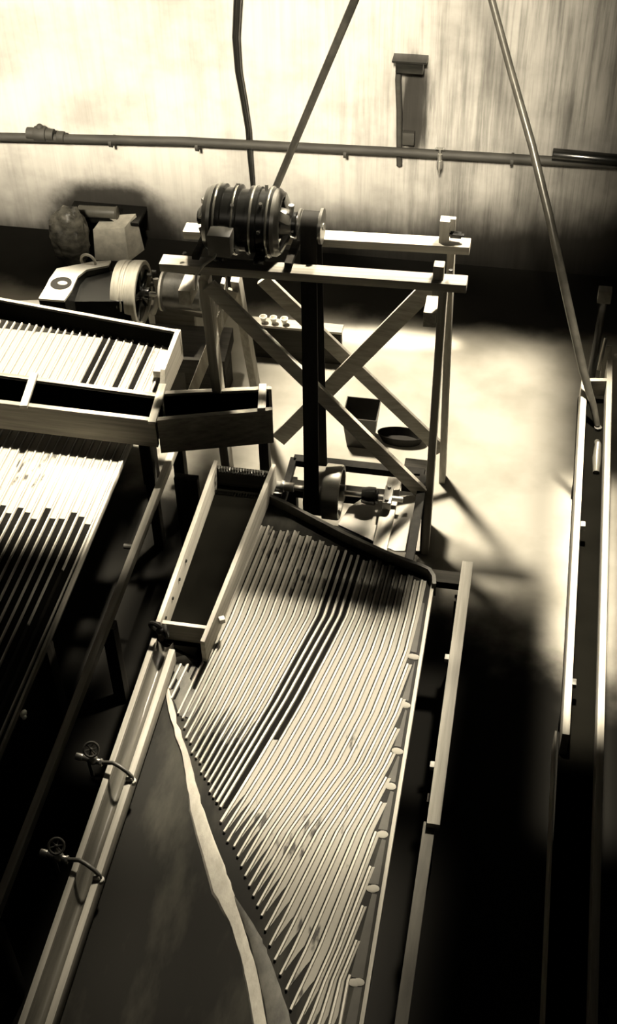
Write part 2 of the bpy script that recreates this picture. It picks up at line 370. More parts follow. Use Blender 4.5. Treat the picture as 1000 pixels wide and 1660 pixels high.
# ------------------------------------------------------------------ electric motor
MC = V((-1.475, 6.02, 2.195)); R0 = .18
mo = thing('electric_motor', 'black cast electric motor with ribbed round body on top of the timber stand', 'motor', (MC.x, MC.y, 2.09))
ax = V((1, 0, 0))
def ml(prof, name, mt, par=mo, seg=48): return MB().lathe(MC, ax, prof, seg).build(name, mt, par)
x0, x1 = -.19, .135
ml([(x0, R0*.86), (x0, R0), (x0+.035, R0*1.03), (x0+.05, R0*1.03), (x0+.055, R0*.93), (x0+.10, R0*.93), (x0+.105, R0*1.04), (x0+.135, R0*1.04), (x0+.14, R0*.92),
    (x1-.14, R0*.92), (x1-.135, R0*1.02), (x1-.08, R0*1.02), (x1-.075, R0*.96), (x1-.04, R0*.96), (x1-.035, R0*1.03), (x1, R0*1.03), (x1, R0*.86)], 'stator_body', M_IRON)
# end bells: ring, hub and four curved arms with openings between
def bell(xx, s, nm):
    e = MB(); c = MC + ax*xx
    e.lathe(c, ax*s, [(0, R0*.78), (0, R0*1.0), (.02, R0*1.0), (.045, R0*.90), (.045, R0*.78)], 48, closed=True)
    k_ = 1 if s > 0 else .45
    e.lathe(c+ax*s*.02, ax*s, [(0, .03), (0, .085), (.05*k_, .075), (.085*k_, .055), (.11*k_, .05), (.11*k_, .03)], 36, closed=True)
    for k in range(4):
        t = math.pi/4 + k*math.pi/2; d = V((0, math.cos(t), math.sin(t)))
        e.beam(c+ax*s*.035+d*R0*.84, c+ax*s*.075+d*.06, .055, .03, ax*s, .006)
    o = e.build(nm, M_CASTG, mo); return o
M_CASTG = mat('grey_motor_iron', (.13, .125, .108), .3, metal=.2, var=.5, scale=(8, 8, 8), spec=.6)
bell(x1, 1, 'end_bell'); bell(x0, -1, 'end_bell')
MB().lathe(MC+ax*(x0+.02), ax, [(0, R0*.8), (x1-x0-.04, R0*.8)], 32).build('winding', mat('winding', (.05, .045, .035), .6, var=.6, scale=(5, 60, 60)), mo)
MB().cyl(MC+ax*(x0-.09), MC+ax*.40, .019).build('shaft', M_STEEL, mo)
MB().cyl(MC+ax*(x0-.10), MC+ax*(x0-.065), .045, .035, bev=.006).build('shaft_cap', M_IRON, mo)
pu = ml([(.265, .07), (.265, .086), (.275, .086), (.28, .072), (.375, .072), (.38, .095), (.395, .095), (.395, .065)], 'belt_pulley', M_CASTG)
MB().lathe(MC, ax, [(.225, .055), (.232, .068), (.25, .068), (.255, .05), (.265, .05)], 32).build('collar', M_IRON, mo)
for xx in (x0+.06, x1-.05):
    for s in (-1, 1):
        MB().box(MC+V((xx, s*.185, -.105)), (.055, .10, .03)).box(MC+V((xx, s*.155, -.08)), (.035, .06, .07)).cyl(MC+V((xx, s*.21, -.092)), MC+V((xx, s*.21, -.078)), .014, seg=6).build('foot', M_IRON, mo)
tb = Q(358, 392, 5.80)
MB().box(tb, (.125, .10, .13), bev=.006).box(tb+V((0, .08, 0)), (.08, .08, .08)).build('terminal_box', mat('grey_box_iron', (.10, .095, .08), .5, var=.3), mo)
for k_, (xx, t_) in enumerate(((x0+.12, .5), (x0+.12, 1.3), (x0+.12, 2.2), (x1-.055, .4), (x1-.055, 1.2), (x1-.055, 2.1), (x1-.055, 2.9))):
    d_ = V((0, math.cos(t_), math.sin(t_))); MB().cyl(MC+V((xx, 0, 0))+d_*R0*.95, MC+V((xx, 0, 0))+d_*R0*1.09, .010, seg=6).build('bolt', M_CASTG, mo)
for xx in (x0+.02, x0+.12, x1-.11, x1-.02):
    MB().torus(MC+V((xx, 0, 0)), ax, R0*1.02, .007, 56, 8).build('rim', mat('polished_rim', (.30, .29, .25), .25, metal=.6, var=.2), mo)
for xx in (x0-.06, x1+.09):
    MB().cyl(MC+V((xx, 0, .05)), MC+V((xx, 0, .105)), .012).cyl(MC+V((xx, 0, .095)), MC+V((xx, 0, .115)), .017, seg=6).build('oil_cup', M_STEEL, mo)
cp = Q(412, 412, 5.86)
MB().box(cp+V((.005, 0, 0)), (.055, .004, .05), Matrix.Rotation(math.radians(-50), 3, 'X')).build('nameplate', M_STEEL, mo)

# wires hanging from the motor
tag(MB().tube([Q(352, 408, 5.76), Q(347, 418, 5.745), Q(330, 430, 5.735), Q(318, 446, 5.73), Q(316, 470, 5.74)], .007, 8).build('motor_lead', M_PALE), 'short pale wire looped from the motor over the near beam', 'wire')
tag(MB().tube([Q(366, 442, 5.93), Q(368, 470, 5.95), Q(360, 495, 5.98), Q(362, 530, 6.0)], .006, 8).build('loose_wire', M_PALE), 'thin pale wire dangling below the beam between the left legs', 'wire')

# ------------------------------------------------------------------ belt from motor to the shaking head
LP = V((-.955, 5.66, .60)); LR = .15
def open_belt(c1, r1, c2, r2, w, th, lean=0):
    A, B = V((c1.y, c1.z)), V((c2.y, c2.z)); d = (B-A); L = d.length; u = d/L; n = V((-u.y, u.x)); al = math.asin((r1-r2)/L)
    pts = []
    def arc(c, r, t0, t1, k=14):
        for i in range(k+1):
            t = t0+(t1-t0)*i/k; pts.append(c + u*math.cos(t)*r + n*math.sin(t)*r)
    arc(A, r1, math.pi/2-al+0, 1.5*math.pi+al); arc(B, r2, -math.pi/2+al, math.pi/2-al)
    b = MB(); N = len(pts); ri = []
    for k, p in enumerate(pts):
        a_ = pts[k-1]; c_ = pts[(k+1) % N]; t = (c_-a_).normalized(); nn = V((t.y, -t.x))
        if nn.dot(p - (A+B)/2) < 0: nn = -nn
        o = p + nn*th
        xc = c1.x + (c2.x-c1.x)*min(1, max(0, (p-A).dot(u)/L))
        ri.append([b.bm.verts.new(v) for v in ((xc-w/2, p.x, p.y), (xc+w/2, p.x, p.y), (xc+w/2, o.x, o.y), (xc-w/2, o.x, o.y))])
    for k in range(N):
        Aa, Bb = ri[k], ri[(k+1) % N]
        for i in range(4): b.bm.faces.new((Aa[i], Aa[(i+1) % 4], Bb[(i+1) % 4], Bb[i]))
    return b
mp = V((MC.x+.328, MC.y, MC.z))
beltx = -1.078
tag(open_belt(mp, .073, V((beltx, LP.y, LP.z)), LR*.98, .088, .006).build('drive_belt', M_BELT), 'wide black leather belt dropping from the motor pulley to the shaft below', 'belt')

# ------------------------------------------------------------------ shaking head (drive gear) of the near table
hd = thing('drive_gear', 'belt-driven shaft and wheel on a low timber frame behind the near table', 'drive gear', (-.93, 5.7, 0))
wh = MB().lathe(V((beltx-.055, LP.y, LP.z)), ax, [(0, .10), (0, LR*.97), (.11, LR*.97), (.112, LR*1.12), (.20, LR*1.12), (.21, LR*1.08), (.21, LR*.92), (.17, LR*.9), (.17, .05), (.23, .05), (.23, .02)], 56).build('wheel', mat('worn_wheel_iron', (.20, .19, .16), .4, metal=.3, var=.5, scale=(4, 9, 9)), hd)
sL, sR = P(444, 791, .60), P(652, 817, .60)
MB().cyl(V((sL.x, LP.y, .6)), V((sR.x, LP.y, .6)), .017).build('shaft', M_STEEL, hd)
MB().lathe(V((-.80, LP.y, .6)), ax, [(0, .045), (.035, .055), (.08, .055), (.085, .045), (.10, .045)], 32).build('hub', M_IRON, hd)
MB().cyl(V((sL.x-.0, LP.y, .6)), V((sL.x+.12, LP.y, .6)), .028, bev=.004).cyl(V((sL.x+.04, LP.y, .6)), V((sL.x+.06, LP.y, .6)), .036, bev=.003).box(V((sL.x+.02, LP.y, .55)), (.06, .10, .07)).build('bearing', M_STEEL, hd)
q = V((P(628, 812, .6).x, LP.y, .6))
MB().box(q+V((0, 0, .0)), (.05, .15, .06)).cyl(q+V((0, -.055, .03)), q+V((0, -.055, .045)), .012, seg=6).cyl(q+V((0, .055, .03)), q+V((0, .055, .045)), .012, seg=6).build('bearing', M_CASTG, hd)
# carrying plank under the right bearing, side sills, cross sills, feet
zf = .55
a, c = P(640, 765, zf), P(603, 880, zf)
MB().beam(V((q.x+.012, 5.90, zf-.02)), V((q.x-.0, 5.18, zf-.02)), .085, .04).build('plank', wood('y'), hd)
MB().beam(P(476, 742, zf)-V((0, 0, .02)), P(688, 765, zf)-V((0, 0, .02)), .06, .05).build('sill', M_BELT, hd)
MB().beam(P(476, 742, zf)-V((0, 0, .02)), V((P(476, 742, zf).x, 5.2, zf-.02)), .04, .05).build('sill', M_BELT, hd)
MB().beam(V((P(688, 765, zf).x, 5.95, zf-.02)), V((P(688, 765, zf).x, 5.10, zf-.02)), .05, .05).build('sill', M_BELT, hd)
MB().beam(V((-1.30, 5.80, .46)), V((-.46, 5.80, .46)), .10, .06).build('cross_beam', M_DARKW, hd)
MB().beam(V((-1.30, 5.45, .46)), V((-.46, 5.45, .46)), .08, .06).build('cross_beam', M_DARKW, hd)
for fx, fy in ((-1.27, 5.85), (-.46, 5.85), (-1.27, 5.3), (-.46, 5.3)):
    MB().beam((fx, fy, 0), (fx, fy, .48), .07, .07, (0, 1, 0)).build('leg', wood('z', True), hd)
tag(MB().slab([P(566, 822, .50), P(590, 806, .50), P(672, 803, .50), P(684, 815, .50), P(680, 893, .50), P(640, 893, .50), P(548, 850, .50)], .008).build('cover_board', mat('pale_board', (.30, .285, .25), .8, var=.2, scale=(3, 3, 3))),
    'pale sheet lying behind the head of the near table under the shaft', 'sheet')
q = P(672, 775, .4)
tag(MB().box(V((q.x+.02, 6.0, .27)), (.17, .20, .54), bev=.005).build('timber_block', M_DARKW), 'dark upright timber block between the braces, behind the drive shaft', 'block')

# ------------------------------------------------------------------ bucket and pan under the stand
A_, B_, C_, D_ = P(563, 642, .28), P(616, 655, .28), None, None
bw = (B_-A_).length
bk = MB()
x0b, y1b = A_.x, A_.y; sz = .235; tp = .03
def ring(z, ins, sh=0): return [V((x0b+ins, y1b-sz+ins, z)), V((x0b+sz-ins, y1b-sz+ins, z)), V((x0b+sz-ins, y1b-ins, z)), V((x0b+ins, y1b-ins, z))]
rs = [ring(.0, tp), ring(.28, 0), ring(.28, .006), ring(.015, tp+.006)]
vr = [[bk.bm.verts.new(v) for v in r] for r in rs]
for A1, B1 in zip(vr, vr[1:]):
    for i in range(4): bk.bm.faces.new((A1[i], A1[(i+1) % 4], B1[(i+1) % 4], B1[i]))
bk.bm.faces.new(list(reversed(vr[0]))); bk.bm.faces.new(vr[-1])
tag(bk.build('square_tin', M_TIN, smooth=False), 'open square dark tin standing on the floor beneath the motor stand', 'tin')
q = P(650, 716, 0)
pn = MB().lathe(q, (0, 0, 1), [(.0, .13), (.07, .165), (.075, .165), (.075, .157), (.012, .125)], 40)
for v_ in pn.bm.verts: v_.co.y = q.y + (v_.co.y-q.y)*.42
tag(pn.build('oval_pan', M_BELT), 'low oval dark pan on the floor beside the square tin', 'pan')

# ------------------------------------------------------------------ near concentrating table
ZD = .85
t1 = thing('shaking_table', 'near ore concentrating table, its ribbed deck wide and sloping across the middle', 'shaking table', (-.95, 3.9, 0))
TL, TR = P(440, 812, ZD), P(705, 938, ZD)
XR, XL = -.295, -1.545
YE = 1.7
outl = [V((XL, 5.30, ZD)), TL, V((XR-.05, TR.y+.01, ZD)), V((XR, TR.y-.05, ZD)), V((XR-.02, YE, ZD)), V((XL, YE, ZD))]
MB().slab(outl, .035).build('deck', M_LINO, t1)
def curve(g, py):                      # piecewise linear guide: row -> column in the traced frame
    for (y0, xa), (y1, xb) in zip(g, g[1:]):
        if py <= y1: return xa + (xb-xa)*(py-y0)/(y1-y0)
    (y0, xa), (y1, xb) = g[-2], g[-1]; return xa + (xb-xa)*(py-y0)/(y1-y0)
G = [(-6, [(840, 378), (1010, 292), (1100, 250), (1700, -60)]),
     (0, [(840, 430), (1010, 360), (1160, 288), (1700, 10)]),
     (14, [(840, 587), (895, 572), (1000, 538), (1138, 461), (1314, 355), (1700, 120)]),
     (25, [(840, 705), (942, 684), (1000, 672), (1056, 658), (1157, 619), (1241, 577), (1350, 499), (1490, 422), (1700, 300)]),
     (32, [(840, 790), (942, 768), (1056, 738), (1157, 700), (1241, 662), (1350, 609), (1432, 578), (1538, 538), (1646, 490), (1700, 465)]),
     (36, [(840, 840), (1157, 750), (1350, 660), (1590, 564), (1660, 551), (1700, 545)])]
def gx(s, py):
    for (s0, g0), (s1, g1) in zip(G, G[1:]):
        if s <= s1:
            f = (s-s0)/(s1-s0); return curve(g0, py)*(1-f) + curve(g1, py)*f
    return curve(G[-1][1], py)
HEAD = [(845, 400), (878, 470), (905, 560), (938, 660), (950, 720)]          # (row, column) of the riffle tops
def head_row(x):
    pts = [(300, 900), (360, 850), (425, 852), (470, 858), (560, 890), (640, 920), (700, 950), (760, 1000)]
    for (xa, ya), (xb, yb) in zip(pts, pts[1:]):
        if x <= xb: return ya + (yb-ya)*(x-xa)/(xb-xa)
    return 1000
DIAG = [(1060, 262), (1110, 268), (1160, 288), (1215, 306), (1314, 352), (1362, 366), (1405, 390), (1436, 402), (1487, 419), (1524, 434), (1578, 449), (1609, 459), (1650, 473), (1700, 490)]
RIGHTE = [(930, 695), (1062, 664), (1140, 649), (1215, 637), (1272, 625), (1350, 610), (1438, 594), (1590, 565), (1700, 548)]
def riffle_rows(s):
    rows = []
    py = 846
    while py < 1700:
        x = gx(s, py)
        ok = py >= head_row(x) and x >= curve(DIAG, max(py, 1060)) and x <= curve(RIGHTE, max(py, 930))+1 and not (py < 1075 and x < 445-(py-750)*.385+8)
        if ok: rows.append(py)
        elif rows: break
        py += 8
    return rows
lanes = {'pale': MB(), 'dark': MB(), 'mid': MB()}
sand_rows = {}
for s in range(-6, 37):
    rows = riffle_rows(s)
    if len(rows) < 4: continue
    pts = [P(gx(s, r), r, ZD) for r in rows]
    dark_lane = s in (12, 13, 14, 15)
    MB().ribbon(pts, .014 if s not in (13, 14, 15) else .017, .012).build('riffle', mat('riffle_wood', (.42, .40, .345), .6, var=.25, scale=(30, 4, 30)), t1)
def lane_strip(mbk, s, r0, r1, gap=.0105, taper=False):
    L_, R_ = [], []
    r = r0
    while r <= r1:
        a_, c_ = P(gx(s, r), r, ZD), P(gx(s+1, r), r, ZD)
        d = (c_-a_).normalized(); L_.append(a_+d*gap*.7); R_.append(c_-d*gap*1.35); r += 8
    if len(L_) < 3: return
    if taper:
        for k in range(1, min(6, len(R_))): R_[-k] = R_[-k].lerp(L_[-k], .92*(1-(k-1)/5)**.8)
    zt = V((0, 0, .0035)); vv = []
    for a_, c_ in zip(L_, R_):
        vv.append([mbk.bm.verts.new(p) for p in (a_, a_+zt, c_+zt, c_)])
    for A1, B1 in zip(vv, vv[1:]):
        for i in range(4): mbk.bm.faces.new((A1[i], A1[(i+1) % 4], B1[(i+1) % 4], B1[i]))
    mbk.bm.faces.new(list(reversed(vv[0]))); mbk.bm.faces.new(vv[-1])
for s in range(-5, 36):
    rows = [r for r in riffle_rows(s) if gx(s+1, r) <= curve(RIGHTE, max(r, 930))+16]
    if len(rows) < 4: continue
    r0, r1 = rows[0], rows[-1]
    if s in (12, 13, 14):
        lane_strip(lanes['dark'], s, r0, r1)
        continue
    jag = random.uniform(-14, 14)
    if s < 0:   pale0, pale1 = 1130+jag, r1-10
    elif s < 12: pale0, pale1 = 850, r1 - (4 if s < 5 else 28+8*(s-5))*1.0 + jag*.5
    elif s == 15: pale0, pale1 = 1200, r1
    else: pale0, pale1 = 850, r1 - random.uniform(0, 10)
    a_ = max(r0, pale0); c_ = min(r1, pale1)
    if a_ > r0+16: lane_strip(lanes['dark'], s, r0, a_)
    if c_ > a_+16: lane_strip(lanes['pale'], s, a_, c_, taper=True)
    if r1 > c_+16: lane_strip(lanes['dark'], s, c_, r1)
tag_ = lanes['pale'].build('sand_bed', M_SAND, t1); tag_['label'] = 'pale sand lying between the riffles'; tag_['kind'] = 'stuff'
M_MIN = mat('dark_mineral', (.007, .0065, .0055), .8, var=.6, spec=.03, scale=(40, 8, 10), bump=.3)
o = lanes['dark'].build('mineral_bed', M_MIN, t1); o['label'] = 'dark mineral in the bare lanes'; o['kind'] = 'stuff'
# concentrate band, dark fringe and thin grey sand at the diagonal
BL_ = [(266, 1112), (275, 1166), (294, 1224), (301, 1266), (307, 1314), (320, 1364), (344, 1449), (371, 1497), (388, 1551), (398, 1592), (410, 1660), (425, 1720)]
BR_ = [(275, 1118), (288, 1173), (304, 1218), (317, 1266), (330, 1314), (354, 1378), (374, 1430), (385, 1473), (402, 1524), (419, 1585), (432, 1660), (448, 1720)]
def band(name, Lp, Rp, hgt, mt, par, label=None):
    def dense(p):
        out = []
        for (xa, ya), (xb, yb) in zip(p, p[1:]):
            for k in range(4): f = k/4; out.append((xa+(xb-xa)*f, ya+(yb-ya)*f))
        return out+[p[-1]]
    b = MB(); rows = []
    for i, ((xa, ya), (xb, yb)) in enumerate(zip(dense(Lp), dense(Rp))):
        j = 3.0*noise.noise(V((i*.9, 3.1, 0))); k = 3.0*noise.noise(V((i*.9, 8.1, 0)))
        a_, c_ = P(xa+j, ya, ZD), P(xb+k, yb, ZD); m_ = (a_+c_)/2
        rows.append([b.bm.verts.new(p) for p in (a_, a_*.8+m_*.2+V((0, 0, hgt*.7)), m_+V((0, 0, hgt)), c_*.8+m_*.2+V((0, 0, hgt*.7)), c_)])
    for A1, B1 in zip(rows, rows[1:]):
        for i in range(4): b.bm.faces.new((A1[i], A1[i+1], B1[i+1], B1[i]))
        b.bm.faces.new((A1[4], A1[0], B1[0], B1[4]))
    b.bm.faces.new(list(reversed(rows[0]))); b.bm.faces.new(rows[-1])
    o = b.build(name, mt, par); o['kind'] = 'stuff'
    if label: o['label'] = label
    return o
band('concentrate', BL_, BR_, .012, M_CONC, t1, 'pale wavy ridge of concentrate')
band('grey_sand', [(372, 1440), (392, 1490), (404, 1524), (421, 1585), (434, 1660), (450, 1720)], [(412, 1500), (428, 1530), (440, 1562), (458, 1612), (476, 1668), (492, 1720)], .004, M_MID, t1)
band('wet_sand', [(256, 1075), (262, 1090), (268, 1108), (278, 1125), (290, 1160)], [(300, 1062), (326, 1090), (334, 1112), (330, 1128), (310, 1165)], .004, M_MID, t1)
# patches of sand at the right edge between bare grey pads
sp = []
def pad(quad, name, mt, hgt): return MB().hexa([P(x, y, ZD+hgt) for x, y in quad], [P(x, y, ZD-.001) for x, y in quad]).build(name, mt, t1)
starts = [(662, 1062), (647, 1140), (635, 1215), (623, 1272), (609, 1350), (593, 1438), (564, 1590)]
edge = lambda y: 699 + (y-945)*(582-699)/(1660-945)
prev = 968
gm = MB()
def hx(quad, z0, z1): gm.hexa([P(x, y, z1) for x, y in quad], [P(x, y, z0) for x, y in quad])
lx = 682
for (sx_, sy_) in starts:
    hx([(lx, prev+8), (edge(prev+12)-5, prev+10), (edge(sy_)-5, sy_-4), (sx_+4, sy_-6)], ZD-.001, ZD+.0025)
    prev = sy_+2; lx = sx_+10
hx([(574, 1600), (edge(1600)-5, 1600), (edge(1720)-5, 1720), (545, 1720)], ZD-.001, ZD+.0025)
gm.build('bare_pad', M_GLINO, t1)
sm = MB()
for (sx_, sy_) in starts:
    b_ = P(sx_+10, sy_+3, ZD+.002); sm.ball(b_, .02, (1.3, .9, .12), 12); e_ = P(edge(sy_)-12, sy_+2, ZD+.002)
    sm.ball(e_, .02, (1.2, .9, .12), 12)
so = sm.build('sand_patch', M_SAND, t1); so['kind'] = 'stuff'
# rim strips
MB().beam(V((XR+.006, TR.y-.02, ZD+.006)), V((XR-.012, YE, ZD+.006)), .018, .055).build('side_rim', wood('y'), t1)
hb = MB(); pts = [P(437, 800, ZD+.06), P(470, 815, ZD+.06), P(560, 862, ZD+.06), P(640, 898, ZD+.06), P(680, 912, ZD+.06), P(698, 920, ZD+.06), P(706, 932, ZD+.06), P(707, 946, ZD+.06)]
rows = []
for i, p in enumerate(pts):
    t = (pts[min(i+1, len(pts)-1)]-pts[max(i-1, 0)]).normalized(); sd = V((t.y, -t.x, 0))*.020
    rows.append([hb.bm.verts.new(v) for v in (p, p+sd, p+sd-V((0, 0, .095)), p-V((0, 0, .095)))])
for A1, B1 in zip(rows, rows[1:]):
    for i in range(4): hb.bm.faces.new((A1[i], A1[(i+1) % 4], B1[(i+1) % 4], B1[i]))
hb.bm.faces.new(list(reversed(rows[0]))); hb.bm.faces.new(rows[-1])
hb.build('head_board', mat('head_board_wood', (.10, .095, .078), .6, var=.5, scale=(8, 30, 30)), t1)
for yy in (4.6, 3.5, 2.4):
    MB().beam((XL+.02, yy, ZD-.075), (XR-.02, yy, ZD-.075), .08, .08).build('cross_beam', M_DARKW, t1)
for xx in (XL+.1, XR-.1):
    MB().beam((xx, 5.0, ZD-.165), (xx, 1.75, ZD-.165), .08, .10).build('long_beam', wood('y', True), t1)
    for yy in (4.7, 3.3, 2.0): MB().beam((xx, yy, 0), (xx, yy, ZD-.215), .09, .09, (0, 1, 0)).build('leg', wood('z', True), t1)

# ------------------------------------------------------------------ feed box and wash-water trough
fb = thing('feed_box', 'long open pale wooden feed box along the upper left edge of the near table', 'box', (-1.45, 4.8, ZD))
ZB = 1.02
lt0, lt1 = P(350, 746, ZB), P(256, 1008, ZB); rt0, rt1 = P(444, 752, ZB), P(328, 1040, ZB)
def board(p0, p1, th, hh, name, par, mt=None):
    d = V(p1)-V(p0); mt = mt or wood('y'); return MB().beam(V(p0)-V((0, 0, hh/2)), V(p1)-V((0, 0, hh/2)), th, hh).build(name, mt, par)
board(lt0+V((.0, 0, 0)), lt1+V((.0, 0, 0)), .024, .155, 'side_board', fb)
board(rt0, rt1, .024, .155, 'side_board', fb)
board(V((lt1.x, lt1.y+.03, ZB-.03)), V((rt1.x, lt1.y+.03, ZB-.03)), .022, .125, 'end_board', fb, wood('x'))
board(V((lt0.x, lt0.y-.03, ZB-.02)), V((rt0.x, lt0.y-.03, ZB-.02)), .022, .13, 'end_board', fb, M_DARKW)
M_INNER_SHADE = mat('inner_shade', (.004, .0038, .003), .9, var=.3, spec=.0)  # near-black: shade of the box insides put into the colour
MB().slab([lt0-V((0, 0, .15)), rt0-V((0, 0, .15)), rt1-V((0, 0, .15)), lt1-V((0, 0, .15))], .015).build('bottom', M_INNER_SHADE, fb)
sp_ = MB(); n_ = 90; aa, cc = V((lt0.x+.03, lt0.y-.07, ZB-.0)), V((rt0.x-.03, lt0.y-.07, ZB-.0))
sp_.tube([aa+(cc-aa)*(i/n_)+V((0, .016*math.cos(i*1.2), .016*math.sin(i*1.2))) for i in range(n_+1)], .004, 6).build('spring', M_CAST, fb)
for k in range(4):
    q = lt1.lerp(lt0, .06+.11*k)+V((.014, 0, -.05)); MB().cyl(q, q+V((.006, 0, 0)), .009, seg=8).build('nail', M_IRON, fb)
q = P(367, 991, ZB)
MB().box(V((rt1.x+.045+.0, q.y, ZB-.07)), (.03, .03, .03), Matrix.Rotation(.5, 3, 'Z'), .004).build('peg', M_PALE, fb)
q = V(((lt1.x), lt1.y-.03, ZB-.01))
tag(MB().torus(q, (.3, 1, .2), .035, .012).torus(q+V((.05, -.01, -.01)), (1, .3, .1), .028, .011).ball(q+V((.03, -.02, 0)), .028, (1, .7, .8)).build('rope_knot', M_BELT), 'dark knot of rope at the joint of feed box and trough', 'knot')

wt = thing('wash_trough', 'long narrow wooden water trough running down the left side of the near table', 'trough', (-1.57, 3.1, ZD))
ZT = .96; xa, xb = -1.618, -1.512; y0t, y1t = 4.09, 1.75
for nm, xx, w_ in (('left_board', xa, .028), ('right_board', xb, .030)):
    board(V((xx, y0t - (.06 if xx == xb else 0), ZT)), V((xx+(.0 if xx == xa else .0), y1t, ZT)), w_, .09, nm, wt)
ch = MB(); rows = []
for yy in [y0t - i*(y0t-y1t)/30 for i in range(31)]:
    rows.append([ch.bm.verts.new(V((xa+.012+(xb-xa-.024)*k/10, yy, ZT-.02-.05*math.sin(math.pi*k/10)+.003*noise.noise(V((k*.5, yy*4, 0)))))) for k in range(11)] +
                [ch.bm.verts.new(V((xb-.012, yy, ZT-.085))), ch.bm.verts.new(V((xa+.012, yy, ZT-.085)))])
for A1, B1 in zip(rows, rows[1:]):
    for i in range(13): ch.bm.faces.new((A1[i], A1[(i+1) % 13], B1[(i+1) % 13], B1[i]))
ch.bm.faces.new(list(reversed(rows[0]))); ch.bm.faces.new(rows[-1])
ch.build('channel', mat('wet_channel', (.13, .123, .103), .25, var=.5, scale=(20, 2, 20), spec=.6), wt)

def valve(px, py, label):
    """U of hose over the trough ending in a small globe valve with a wheel"""
    c0 = P(px, py, ZT+.03)
    v = thing('water_valve', label, 'valve', V((xa, c0.y, ZT)), 'water valves clipped over the trough')
    y = c0.y
    MB().tube([V((xa-.03, y, ZT+.035)), V((xa+.02, y, ZT+.045)), V(((xa+xb)/2, y-.012, ZT+.045)), V((xb-.01, y-.03, ZT+.035)), V((xb+.012, y-.04, ZT+.015)), V((xb+.018, y-.045, ZT-.02))], .010, 12).build('hose', M_CAST, v)
    MB().cyl(V((xb+.018, y-.047, ZT-.025)), V((xb+.018, y-.047, ZT+.0)), .016, bev=.003).cyl(V((xb-.012, y-.05, ZT+.005)), V((xb+.018, y-.047, ZT+.01)), .010).build('outlet', M_PALE, v)
    MB().cyl(V((xa-.03, y, ZT+.035)), V((xa-.125, y+.012, ZT+.035)), .014, bev=.003).cyl(V((xa-.125, y+.012, ZT+.035)), V((xa-.16, y+.015, ZT+.035)), .017, bev=.003).ball(V((xa-.075, y+.006, ZT+.038)), .024).cyl(V((xa-.04, y, ZT+.035)), V((xa-.03, y, ZT+.035)), .018, seg=6).build('body', M_STEEL, v)
    MB().cyl(V((xa-.075, y+.006, ZT+.04)), V((xa-.08, y+.02, ZT+.095)), .007).build('stem', M_STEEL, v)
    wc = V((xa-.08, y+.02, ZT+.097)); axd = V((.25, -.5, .8)).normalized()
    w = MB().torus(wc, axd, .033, .006, 24, 8)
    q = axd.to_track_quat('Z', 'Y').to_matrix()
    for k in range(3):
        t = k*math.pi/3; d = q @ V((math.cos(t), math.sin(t), 0)); w.cyl(wc-d*.03, wc+d*.03, .0035, seg=6)
    w.ball(wc, .009).build('hand_wheel', M_CAST, v)
    MB().cyl(V((xa-.10, y+.008, ZT+.02)), V((xa-.09, y-.005, ZT-.075)), .008).build('supply_pipe', M_CAST, v)
valve(185, 1240, 'small iron valve with hand wheel, upper of the two on the trough')
valve(133, 1398, 'small iron valve with hand wheel, lower of the two on the trough')

# ------------------------------------------------------------------ rail board on the right of the near table
rl = thing('side_rail', 'long pale board on edge with a darker lower length, right of the near table', 'rail', (-.13, 3.6, 0))
za = .72
a, c = V((-.126, 5.10, za)), V((-.128, 3.40, za))
MB().beam(a-V((0, 0, .03)), c-V((0, 0, .03)), .062, .06).build('upper_board', wood('y'), rl)
MB().beam(V((-.146, 3.43, .66)), V((-.158, 1.7, .66)), .055, .05).build('lower_board', M_GREY, rl)  # plain darker grey than the upper board
for (px, py) in ((723, 1066), (697, 1240)):
    q = P(px, py, za-.02); MB().box(V((-.165, q.y, za-.025)), (.03, .035, .03)).build('cleat', M_PALE, rl)
MB().beam(V((-.32, 4.98, za-.04)), V((-.15, 4.98, za-.04)), .09, .05).build('cross_bar', M_DARKW, rl)
for yy in (4.9, 3.6, 2.4): MB().beam((-.15, yy, 0), (-.15, yy, za-.09), .05, .05, (0, 1, 0)).build('post', wood('z', True), rl)

# ------------------------------------------------------------------ left concentrating table
t2 = thing('shaking_table', 'left ore concentrating table, its ribbed deck cut off by the picture edge', 'shaking table', (-3.0, 4.4, 0))
XR2, XL2 = -2.20, -3.9
YH = 6.80
MB().slab([V((XL2, 6.86, ZD)), V((-2.24, 6.70, ZD)), V((XR2-.02, 5.70, ZD)), V((XR2, 5.55, ZD)), V((XR2-.01, 1.4, ZD)), V((XL2, 1.4, ZD))], .035).build('deck', M_LINO, t2)
K0 = [(6.63, -2.232), (6.145, -2.240), (5.58, -2.262), (4.99, -2.262), (4.37, -2.262), (3.746, -2.262), (3.30, -2.262), (1.4, -2.30)]
